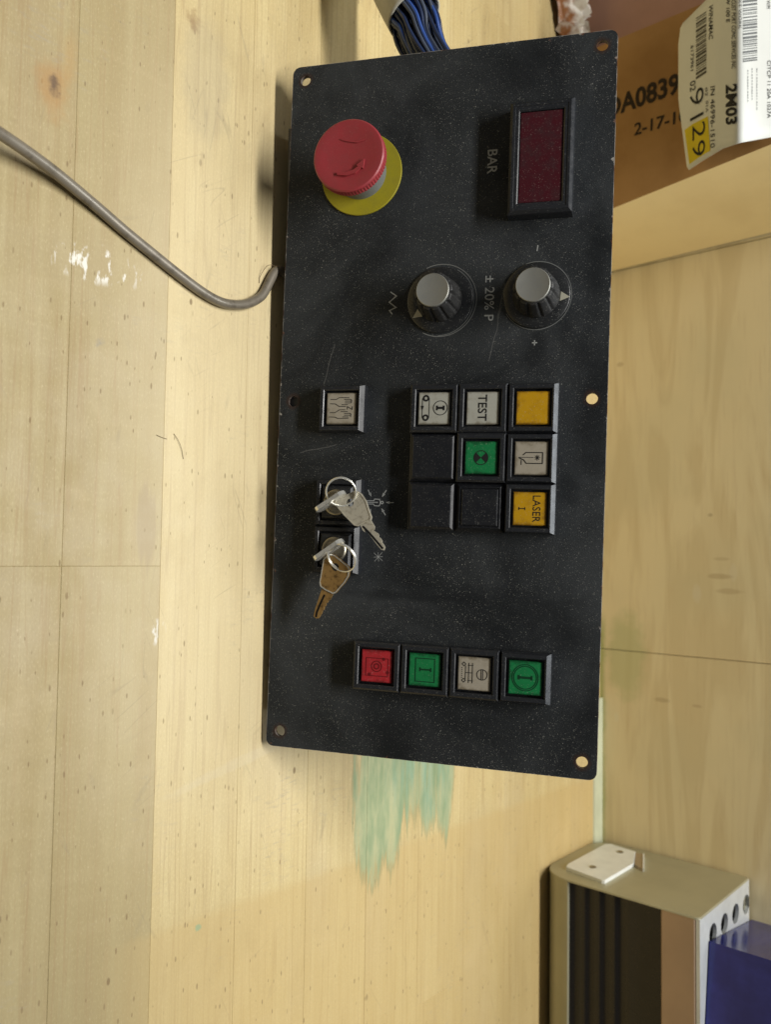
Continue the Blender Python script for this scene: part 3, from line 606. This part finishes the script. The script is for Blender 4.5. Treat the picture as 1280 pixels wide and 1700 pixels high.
set_key(KU[0], kang, 'silver key inserted in the lock beside the figure symbol', M_steel)
b0 = onP(519, 930, .022); b1 = onP(566, 897, .022); kang2 = math.atan2(b1[1]-b0[1], b1[0]-b0[0])
set_key(KU[1], kang2, 'silver key inserted in the lock beside the star symbol', M_steel)
def loose_key(name_label, mat, head, hole, blade, groove, h, tilt):
    C6 = lambda p: onP(490 + p[0]/6.07, 770 + p[1]/6.07, h)
    hc = C6(hole); root = empty('key', local((hc[0], hc[1], h))); tag(root, name_label, 'key')
    def pt(p): u, v = C6(p); return u - hc[0], v - hc[1]
    put = lambda a, b, t: L(a, b, t + tilt[0]*a + tilt[1]*b)
    H = [pt(p) for p in head]; th = .0009
    plate('key_head', H, [circ(0, 0, .0022, 16)], put, -th, th, mat, root)
    c = Vector((sum(p[0] for p in H)/len(H), sum(p[1] for p in H)/len(H)))
    g = G(); ins = [tuple(c + (Vector(p)-c)*.93) for p in H]; ins2 = [tuple(c + (Vector(p)-c)*.995) for p in H]; n = len(H)
    g.loops([[put(a, b, th-.0001) for a, b in ins2], [put(a, b, th+.0003) for a, b in ins2], [put(a, b, th+.0003) for a, b in ins], [put(a, b, th-.0001) for a, b in ins]]); g.build('rim', M_steel if mat is M_brass else mat, root)
    plate('key_blade', [pt(p) for p in blade], [], put, -th*.95, th*.8, mat, root)
    g = G(); g.ribbon([pt(p) for p in groove], .0011, lambda a, b: put(a, b, th*.8 + .0001)); g.build('groove', M_dark, root)
    return root, hc
KA = loose_key('tan nickel key hanging from the ring in front of the figure symbol', M_key,
    [(555,295),(600,272),(635,278),(665,300),(715,372),(748,470),(775,540),(768,566),(640,632),(605,622),(500,520),(425,430),(400,392),(408,366),(480,330)], (555, 392),
    [(655,600),(760,560),(805,632),(803,662),(790,668),(812,684),(838,700),(850,720),(846,734),(868,752),(884,778),(880,790),(900,815),(914,842),(905,872),(880,866),(830,810),(760,720),(700,640),(712,690),(690,672)], [(690,630),(760,700),(830,780),(895,855)], .0150, (.10, -.05))
KB = loose_key('brown tarnished key hanging over the lower bezel edge below the star symbol lock', M_brass,
    [(368,908),(400,916),(470,972),(540,1030),(556,1060),(546,1130),(500,1200),(405,1304),(378,1312),(300,1275),(250,1238),(242,1200),(262,1100),(290,960),(325,925)], (408, 1040),
    [(262,1262),(372,1318),(345,1372),(325,1382),(318,1400),(300,1408),(300,1430),(282,1446),(280,1470),(262,1484),(255,1510),(240,1530),(222,1560),(195,1560),(170,1540),(190,1460),(235,1340)], [(290,1320),(250,1400),(205,1500),(196,1548)], .0135, (-.08, .05))
KB[0]['label'] = 'brown tarnished key hanging from the ring in the lock beside the star symbol'
def ring_through(label, A, Bp, bulge, r):
    """split ring through hole A (set key) and hole Bp (loose key); points are (u, v, h)"""
    A = Vector(A); Bp = Vector(Bp); m = (A+Bp)/2; x = (Bp-A)/2; d = x.length; x.normalize()
    y = Vector(bulge); y -= x*y.dot(x); y.normalize(); off = math.sqrt(max(0, r*r - d*d)); c = m + y*off
    root = empty('key_ring', local((c.x, c.y, c.z))); tag(root, label, 'key ring')
    for dz, ph in ((0, 0.0), (.00085, .5)):
        zz = x.cross(y); g = G(); pts = []
        for k in range(48):
            a = 2*math.pi*k/48 + ph; q = (x*math.cos(a) + y*math.sin(a))*r + zz*dz; pts.append(Vector(L(q.x, q.y, q.z)))
        g.tube(pts, .00050, 8, True); g.build('ring_coil', M_steel, root, smooth=60)
    return root
ring_through('bright steel split ring joining the two keys at the figure symbol lock', (KU[0], KV, .0094 + .0088), (KA[1][0], KA[1][1], .0150), (-1.0, .1, .40), .0082)
ring_through('bright steel split ring joining the two keys at the star symbol lock', (KU[1], KV, .0094 + .0088), (KB[1][0], KB[1][1], .0135), (-.25, 1.0, .35), .0086)

# ================================================================== cables
def catmull(P, n=8):
    P = [Vector(p) for p in P]; P = [P[0]*2 - P[1]] + P + [P[-1]*2 - P[-2]]; o = []
    for i in range(1, len(P)-2):
        for k in range(n):
            t = k/n; a, b, c, d = P[i-1], P[i], P[i+1], P[i+2]
            o.append(.5*((2*b) + (c-a)*t + (2*a-5*b+4*c-d)*t*t + (3*b-a-3*c+d)*t**3))
    o.append(P[-2]); return o
rc = .0028
pts = [(.02, .40, rc), (-.06, .385, rc), (-.135, .365, rc)] + [tuple(onZ(x, y, z)) for x, y, z in ((468, 450, rc), (432, 493, rc), (392, 506, rc), (340, 488, rc), (230, 403, rc), (150, 335, rc*1.4), (80, 278, rc+.005), (0, 222, rc+.012), (-90, 167, rc+.024), (-200, 112, rc+.043))]
g = G(); g.tube(catmull(pts, 10), rc, 16); o = g.build('grey_cable', M_cab, smooth=60); tag(o, 'grey round cable curving over the bench from under the panel', 'cable')
# bundle of wires leaving the back of the panel
wb = empty('wire_bundle', Matrix.Translation(PO + PA*-.2 + PB*.1 - PN*.03)); tag(wb, 'bundle of dark blue wires in a pale sheath leaving behind the panel', 'cable')
wo = wb.matrix_world.translation
def dpt(x, y, h): u, v = onP(x, y, h); return PO + PA*u + PB*v + PN*h - wo
axis = [PO + PA*-.12 + PB*.095 - PN*.045 - wo, PO + PA*-.17 + PB*.098 - PN*.036 - wo, dpt(704, 86, -.030), dpt(692, 40, -.030), dpt(672, -2, -.032), dpt(648, -50, -.036)]
fine = catmull(axis, 6)
Rb = .0132; k = 0
cells = [(0, 0)] + [(r*math.cos(a), r*math.sin(a)) for r, m in ((.40, 8), (.70, 18), (.95, 30)) for a in [2*math.pi*i/m + r*3 for i in range(m)]]
for cx_, cy_ in cells:
    ln = []; ph = random.random()*6
    for i, p in enumerate(fine):
        t = fine[min(i+1, len(fine)-1)] - fine[max(i-1, 0)]; t.normalize(); a = t.cross(PN).normalized(); b = a.cross(t).normalized()
        wig = 1 + .16*math.sin(i*.35 + ph); tw = .03*i + .10*math.sin(i*.22 + ph*1.7); x_ = cx_*math.cos(tw) - cy_*math.sin(tw); y_ = cx_*math.sin(tw) + cy_*math.cos(tw)
        ln.append(p + (a*x_ + b*y_)*Rb*wig)
    g = G(); g.tube(ln, .00128, 7); g.build('wire', (M_wire, M_wire3, M_wire, M_wire2, M_wire3)[k % 5], wb, smooth=60); k += 1
js = catmull([dpt(688, 27, -.0305), dpt(672, -2, -.032), dpt(648, -50, -.036), dpt(610, -120, -.05)], 6)
g = G(); g.tube(js, [.0172]*len(js), 28, cap=False); o = g.build('sheath', M_jack, wb, smooth=60)
md = o.modifiers.new('wall', 'SOLIDIFY'); md.thickness = .0012; md.offset = -1

# ================================================================== metal housing at the right
HX = .2675; YF = .640; YBk = YW - .0030; HZ = .1385
mh = empty('metal_housing', Matrix.Translation((HX, (YF+YBk)/2, 0))); tag(mh, 'tan metal housing with dark ribbed front and white plate standing against the wall', 'housing')
mo = Vector((HX, (YF+YBk)/2, 0)); S = lambda x, y, z: (x-mo.x, y-mo.y, z-mo.z)
prof = []
for cy_, cz_, r, a0_, a1_ in ((YF+.028, .028, .0280, 180, 270), (YBk-.022, .022, .0220, 270, 360), (YBk-.004, HZ-.004, .004, 0, 90), (YF+.004, HZ-.004, .004, 90, 180)):
    for i in range(9): q = math.radians(a0_ + (a1_-a0_)*i/8); prof.append((cy_ + r*math.cos(q), cz_ + r*math.sin(q)))
g = G(); sc_ = lambda k: [((y-mo.y)*k + mo.y, (z-HZ/2)*k + HZ/2) for y, z in prof]
g.loops([[S(HX+.0016, y, z) for y, z in prof], [S(HX+.0005, y, z) for y, z in prof], [S(HX, y, z) for y, z in sc_(.992)]], True, True); g.build('end_plate', M_tan, mh, smooth=35)
XE = .95
# foot: rounded strip
g = G(); foot = [(y, z) for y, z in prof[:9]]; foot = [(YF, .0285)] + foot[0:9] + [(YF+.036, 0.0), (YF+.036, .0285)]
g.loops([[S(x, y+.0006, z+.0002) for y, z in foot] for x in (HX+.0012, XE)], True, True); g.build('foot_rail', M_tan, mh, smooth=35)
# dark ribbed front
zz = []; n_ = 60
for i in range(n_+1):
    t = i/n_; z = .0285 + t*(.1080-.0285); y = YF + .0035 + .0016*abs(math.sin(min(t, .66)*math.pi*6))**1.5; zz.append((y, z))
g = G(); lp0 = [(YF+.012, .1080), (YF+.012, .0285)]
g.loops([[S(x, y, z) for y, z in zz + lp0] for x in (HX+.0012, XE)], True, True); g.build('ribbed_front', M_gril, mh, smooth=50)
g = G(); g.box(HX+.0012-mo.x, XE-mo.x, YF+.0004-mo.y, YF+.020-mo.y, .1082, HZ-.0032, .0012); g.build('upper_rail', M_rose, mh)
hc = [onZ(x, y, HZ) for x, y in ((1185, 1546), (1204, 1532), (1222.5, 1517), (1240, 1503), (1256, 1491))]
hx = sum(p.x for p in hc)/5
holes = [circ(hx, p.y, .0078, 20) for p in hc]
holes += [circ(hx + .022*i + (.011 if 0 else 0), p.y, .0078, 14) for i in range(1, 6) for p in hc]
plate('vented_top', [(HX+.0012, YF+.001), (XE, YF+.001), (XE, YBk-.001), (HX+.0012, YBk-.001)], holes, lambda a, b, h: S(a, b, h), HZ-.0030, HZ-.0002, M_sil, mh)
g = G(); g.box(HX+.0012-mo.x, XE-mo.x, YBk-.004-mo.y, YBk-.001-mo.y, .022, HZ-.0032); g.build('back_sheet', M_tan, mh)
g = G(); g.box(HX+.0020-mo.x, XE-mo.x, YF+.022-mo.y, YBk-.0042-mo.y, .010, .128); g.build('dark_filler', M_dark, mh)  # added dark block, stands in for the shade inside the vent holes
# white plate with two screws on the end plate
eX = lambda p, X: onX(860 + p[0]/3.048, 1360 + p[1]/3.048, X)
def slab(name, pts, x0, x1, mat, parent=mh):
    q = [eX(p, HX) for p in pts]; g = G(); c = sum(q, Vector())/len(q)
    g.loops([[S(x1, p.y, p.z) for p in q], [S(x0+.0003, p.y, p.z) for p in q], [S(x0, (p.y-c.y)*.985+c.y, (p.z-c.z)*.985+c.z) for p in q]], True, True); return g.build(name, mat, parent)
wp = slab('white_plate', [(245,258),(252,244),(440,142),(470,140),(596,180),(588,240),(440,328),(425,325)], HX-.0030, HX+.0002, M_wht)
for p in ((518,184), (380,261)):
    q = eX(p, HX); g = G(); lp = []
    for r, x in ((.0030, HX-.0028), (.0030, HX-.0034), (.0022, HX-.0039)): lp.append([S(x, q.y + r*math.cos(a), q.z + r*math.sin(a)) for a in [2*math.pi*i/20 for i in range(20)]])
    g.loops(lp, False, True); g.build('screw', M_lock, wp, smooth=30)
slab('brown_tab', [(596,182),(636,190),(634,264),(592,240)], HX-.0024, HX+.0002, M_tab); slab('tab_edge', [(634,190),(641,192),(640,266),(633,264)], HX-.0030, HX+.0002, M_wht)
# blue box on top of it
Fp = onZ(1177, 1562, HZ); Bk = onZ(1282, 1509, HZ); e = Vector((Bk.x-Fp.x, Bk.y-Fp.y, 0)); e.normalize(); r_ = Vector((e.y, -e.x, 0))
if r_.x < 0: r_ = -r_
mw = Matrix(((r_.x, e.x, 0, Fp.x), (r_.y, e.y, 0, Fp.y), (0, 0, 1, HZ - .0002), (0, 0, 0, 1)))
g = G(); g.box(0, .19, 0, .10, 0, .075, .0012); bb = g.build('blue_box', M_blue); bb.matrix_world = mw; tag(bb, 'glossy dark blue cardboard box lying on the vented metal housing', 'box')
g = G(); g.box(-.0006, .1906, -.0006, .1006, .055, .0762, .0008); g.build('lid', M_blue, bb)

# ================================================================== cartons at the left
YC = .645
c0 = onY(1020, 345, YC); c1 = onY(1280, 240, YC); sl = (c1.x-c0.x)/(c1.z-c0.z); xb = c0.x - sl*c0.z; kx = onY(1090, 38, YC).x; CH = .26
mc = Vector(((kx+xb)/2, .70, 0)); S2 = lambda x, y, z: (x-mc.x, y-mc.y, z-mc.z)
ct = empty('carton', Matrix.Translation(mc)); tag(ct, 'brown kraft carton with stamped number and a curled white shipping label', 'carton')
def face(name, pts, mat, th):     # a cardboard wall with thickness
    P = [Vector(p) for p in pts]; nn = (P[1]-P[0]).cross(P[2]-P[0]).normalized()*th
    g = G(); g.loops([[S2(*p) for p in P], [S2(*(p+nn)) for p in P]], True, True); return g.build(name, mat, ct)
xt = xb + sl*CH; xr = sB + .0005
yb_ = YW - .0045
face('front_wall', [(kx, YC, 0), (xb, YC, 0), (xt, YC, CH), (kx, YC, CH)], M_kraft, -.003)
vs_ = []; nb = 12
for th in (0, -.003):
    for i in range(nb+1):
        for j in range(nb+1):
            a, b = i/nb, j/nb; p = (Vector((xb, YC+.0001, 0))*(1-a) + Vector((xr, yb_, 0))*a)*(1-b) + (Vector((xt, YC+.0001, CH))*(1-a) + Vector((xr-.004, yb_, CH))*a)*b
            vs_.append(S2(p.x+th, p.y, p.z))
m_ = nb+1; fs_ = [(t*m_*m_+i*m_+j, t*m_*m_+(i+1)*m_+j, t*m_*m_+(i+1)*m_+j+1, t*m_*m_+i*m_+j+1) for t in (0, 1) for i in range(nb) for j in range(nb)]
mk('side_wall', vs_, fs_, M_klit, ct, smooth=60)
face('side_wall', [(kx+.0002, YC+.0032, 0), (kx+.0002, yb_, 0), (kx+.0002, yb_, CH), (kx+.0002, YC+.0032, CH)], M_kraft, .003)
face('back_wall_sheet', [(kx+.004, yb_-.0002, 0), (xr-.004, yb_-.0002, 0), (xr-.008, yb_-.0002, CH), (kx+.004, yb_-.0002, CH)], M_kraft, .003)
face('top_wall', [(kx, YC, CH), (xt, YC, CH), (xr-.004, yb_, CH), (kx, yb_, CH)], M_klit, .003)
# stamped numbers read upwards on the front
def stamp(body, p0, p1, hgt, bold):       # from picture point p0 to p1 along the foot of the letters
    a = onY(*p0, YC); b = onY(*p1, YC); t = (b-a); ln = t.length; t.normalize(); up = Vector((-t.z, 0, t.x))
    g = G(); write(g, body, lambda x, y: S2(*(a + t*x + up*y + Vector((0, -.0003, 0)))), 0, ln, 0, hgt, bold); return g
M_stamp = m_ink('stamp_ink', (.035, .022, .012))
g = stamp('DA0839', (1008, 198), (1129, 155), .0175, .03); g.build('stamped_number', M_stamp, ct, fix=False)
g = stamp('2-17-10', (1053, 226), (1141, 201), .0105, .015); g.build('stamped_date', M_stamp, ct, fix=False)
# the label: stuck above, bulging out, its foot hanging free
def Yl(x):
    pts = [(1110, .643), (1150, .630), (1190, .6185), (1222, .611), (1232, .611), (1245, .618), (1262, .628), (1285, .6395), (1300, .6425), (1340, .6440)]
    for (a, ya), (b, yb) in zip(pts, pts[1:]):
        if x <= b: t = max(0, (x-a)/(b-a)); return ya + (yb-ya)*t
    return pts[-1][1]
def lab(x, y, off=0.0):
    Y = sum(Yl(x + d) for d in (-5, -2.5, 0, 2.5, 5))/5
    return S2(*onY(x, y, Y - off))
g = G(); xs = [1127 + 3.5*i for i in range(50)]; rows = []
top = lambda x: max(-60, 42 - max(0, x-1131)*1.0) if x >= 1131 else 42 + (1131-x)*8
def bot(x):
    pts = [(1127, 165), (1142, 284), (1165, 268), (1200, 247), (1230, 237), (1280, 228), (1310, 222)]
    if x <= 1127: return 165
    for (a, ya), (b, yb) in zip(pts, pts[1:]):
        if x <= b: return ya + (yb-ya)*(x-a)/(b-a)
    return 222
for x in xs:
    t0, b0_ = top(x), bot(x); rows.append([lab(x, t0 + (b0_-t0)*j/14) for j in range(15)])
vs_ = [p for r in rows for p in r]; fs_ = [(i*15+j, (i+1)*15+j, (i+1)*15+j+1, i*15+j+1) for i in range(len(xs)-1) for j in range(14)]
sl_o = mk('shipping_label', vs_, fs_, M_paper, ct, smooth=60); md = sl_o.modifiers.new('thick', 'SOLIDIFY'); md.thickness = .00025; md.offset = 0
def lw(body, x0, x1, y0, y1, bold=0.0, slope=0.0, g=None):     # letters run down the picture, their heads to the right
    gg = g or G(); write(gg, body, lambda a, b: lab(b + 0*a, a - slope*(b-x0), .0008), y0, y1, x0, x1, bold); return gg
g = G()
g.poly([(1137,216),(1150,206),(1164,199),(1176,193),(1180,250),(1160,262),(1145,273)], lambda a, b: lab(a, b, .0005)); g.build('yellow_square', M_yst, sl_o)
g = G()
for a_ in (('2M03', 1205, 1224, 141, 208, .03, .15), ('91', 1146, 1168, 154, 202, -.012, .55), ('29', 1150, 1171, 209, 264, -.006, .45), ('02', 1146, 1155, 136, 153, 0, .4), ('WINAMAC', 1177, 1184, 9, 66, .005, .2), ('IN 46996-1510', 1180, 1187, 144, 246, .0, .2), ('6173961', 1147, 1152, 76, 118, .0, .3), ('02', 1171, 1175, 146, 160, 0, .3), ('01A', 1172, 1176, 168, 187, 0, .3), ('CUST PORT CONC SERVICES INC', 1215, 1222, 0, 114, .005, .1), ('W 100 E', 1206, 1212, -4, 37, .01, .1), ('EXT WORK', 1227, 1232, -6, 48, 0, .1), ('W/M', 1274, 1280, 0, 14, 0, .0), ('CITCP 11 20A 1027A', 1275, 1281, 100, 196, 0, .0)):
    lw(*a_).build('label_text', M_ink, sl_o, fix=False)
rb = random.Random(4)
def barcode(name, x0, x1, y0, y1, slope, mat):
    g = G(); y = y0
    while y < y1:
        wd = rb.choice((1.3, 1.6, 2.4, 3.4, 4.2)); n_ = 6
        for i in range(n_):
            a, b = x0 + (x1-x0)*i/n_, x0 + (x1-x0)*(i+1)/n_
            g.add([lab(a, y - slope*(a-x0), .0006), lab(b, y - slope*(b-x0), .0006), lab(b, y + wd - slope*(b-x0), .0006), lab(a, y + wd - slope*(a-x0), .0006)], [(0, 1, 2, 3)])
        y += wd + rb.choice((1.2, 1.6, 2.4, 3.0))
    g.build(name, mat, sl_o, fix=False)
M_bar = m_ink('faded_bar_ink', (.10, .095, .08)); M_bar2 = m_ink('pale_bar_ink', (.17, .18, .18))
barcode('barcode', 1156, 1173, 30, 128, .65, M_bar); barcode('barcode', 1235, 1258, -6, 104, .12, M_bar2)
g = G()
for x, a, b in ((1242, 116, 172), (1249, 113, 168), (1257, 113, 186)):
    for q in range(int((b-a)/5)):
        y = a + q*5; wd = 2 + 2.4*rb.random(); g.add([lab(x, y, .0006), lab(x+1.4, y, .0006), lab(x+1.4, y+wd, .0006), lab(x, y+wd, .0006)], [(0, 1, 2, 3)])
g.build('fine_print', m_ink('pale_fine_print', (.38, .40, .39)), sl_o, fix=False)
# the pinkish carton behind it
g = G(); g.box(-.30, 0, 0, YW - .0035 - .700, 0, .24, .0015); pk = g.build('carton', M_pink); pk.location = (kx + .02 - .004, .700, -.0002)
pk.location.x = kx - .0065; tag(pk, 'plain pinkish brown carton behind the stamped kraft carton', 'carton')
g = G(); g.box(-.2995, -.0005, .0002, .0500, .2398, .2420, .0005); g.build('flap', M_pink, pk)
# crumpled wrap lying at the foot of the cartons
cp = onZ(984, 16, .012); rw = random.Random(3); g = G(); nu, nv = 22, 12; vs_ = []
for i in range(nu):
    for j in range(nv):
        a = i/(nu-1)*2 - 1; b = j/(nv-1)*2 - 1; rr = 1 - .6*(a*a)
        vs_.append((a*.060 + rw.uniform(-.004, .004), b*.020*rr + rw.uniform(-.003, .003), .0005 + max(0, .020*(1-b*b)*(1-.4*a*a)) + rw.uniform(0, .011)))
fs_ = [(i*nv+j, (i+1)*nv+j, (i+1)*nv+j+1, i*nv+j+1) for i in range(nu-1) for j in range(nv-1)]
cw = mk('crumpled_wrap', vs_, fs_, M_wrap); cw.location = (cp.x, .668, 0); cw.rotation_euler = (0, 0, .25); tag(cw, 'crumpled pale plastic wrap lying before the pinkish carton', 'plastic wrap')
md = cw.modifiers.new('thick', 'SOLIDIFY'); md.thickness = .0004

# fibres and splinters lying about
def fibre(name, pts, r, mat, label, cat):
    P = [onZ(x, y, z) for x, y, z in pts]; o0 = Vector((P[0].x, P[0].y, 0)); g = G(); g.tube(catmull([p - o0 for p in P], 6), r, 5); o = g.build(name, mat, smooth=60); o.location = o0; tag(o, label, cat)
M_fib = m_plain('dark_fibre', (.16, .11, .06), .7, .2)
fibre('thread', [(430, 470, .0003), (432, 458, .001), (444, 441, .004), (458, 442, .005), (466, 446, .0025)], .00016, M_fib, 'thin brown thread curling beside the end of the grey cable', 'thread')
fibre('splinter', [(288, 720, .0003), (295, 730, .0006), (301, 745, .0006), (304, 762, .0003)], .00012, M_fib, 'thin curved dark splinter lying on the pale board beside the long seam', 'splinter')
fibre('splinter', [(259, 722, .0003), (268, 726, .0004), (277, 729, .0003)], .00012, M_fib, 'short straight dark splinter lying across the long seam', 'splinter')
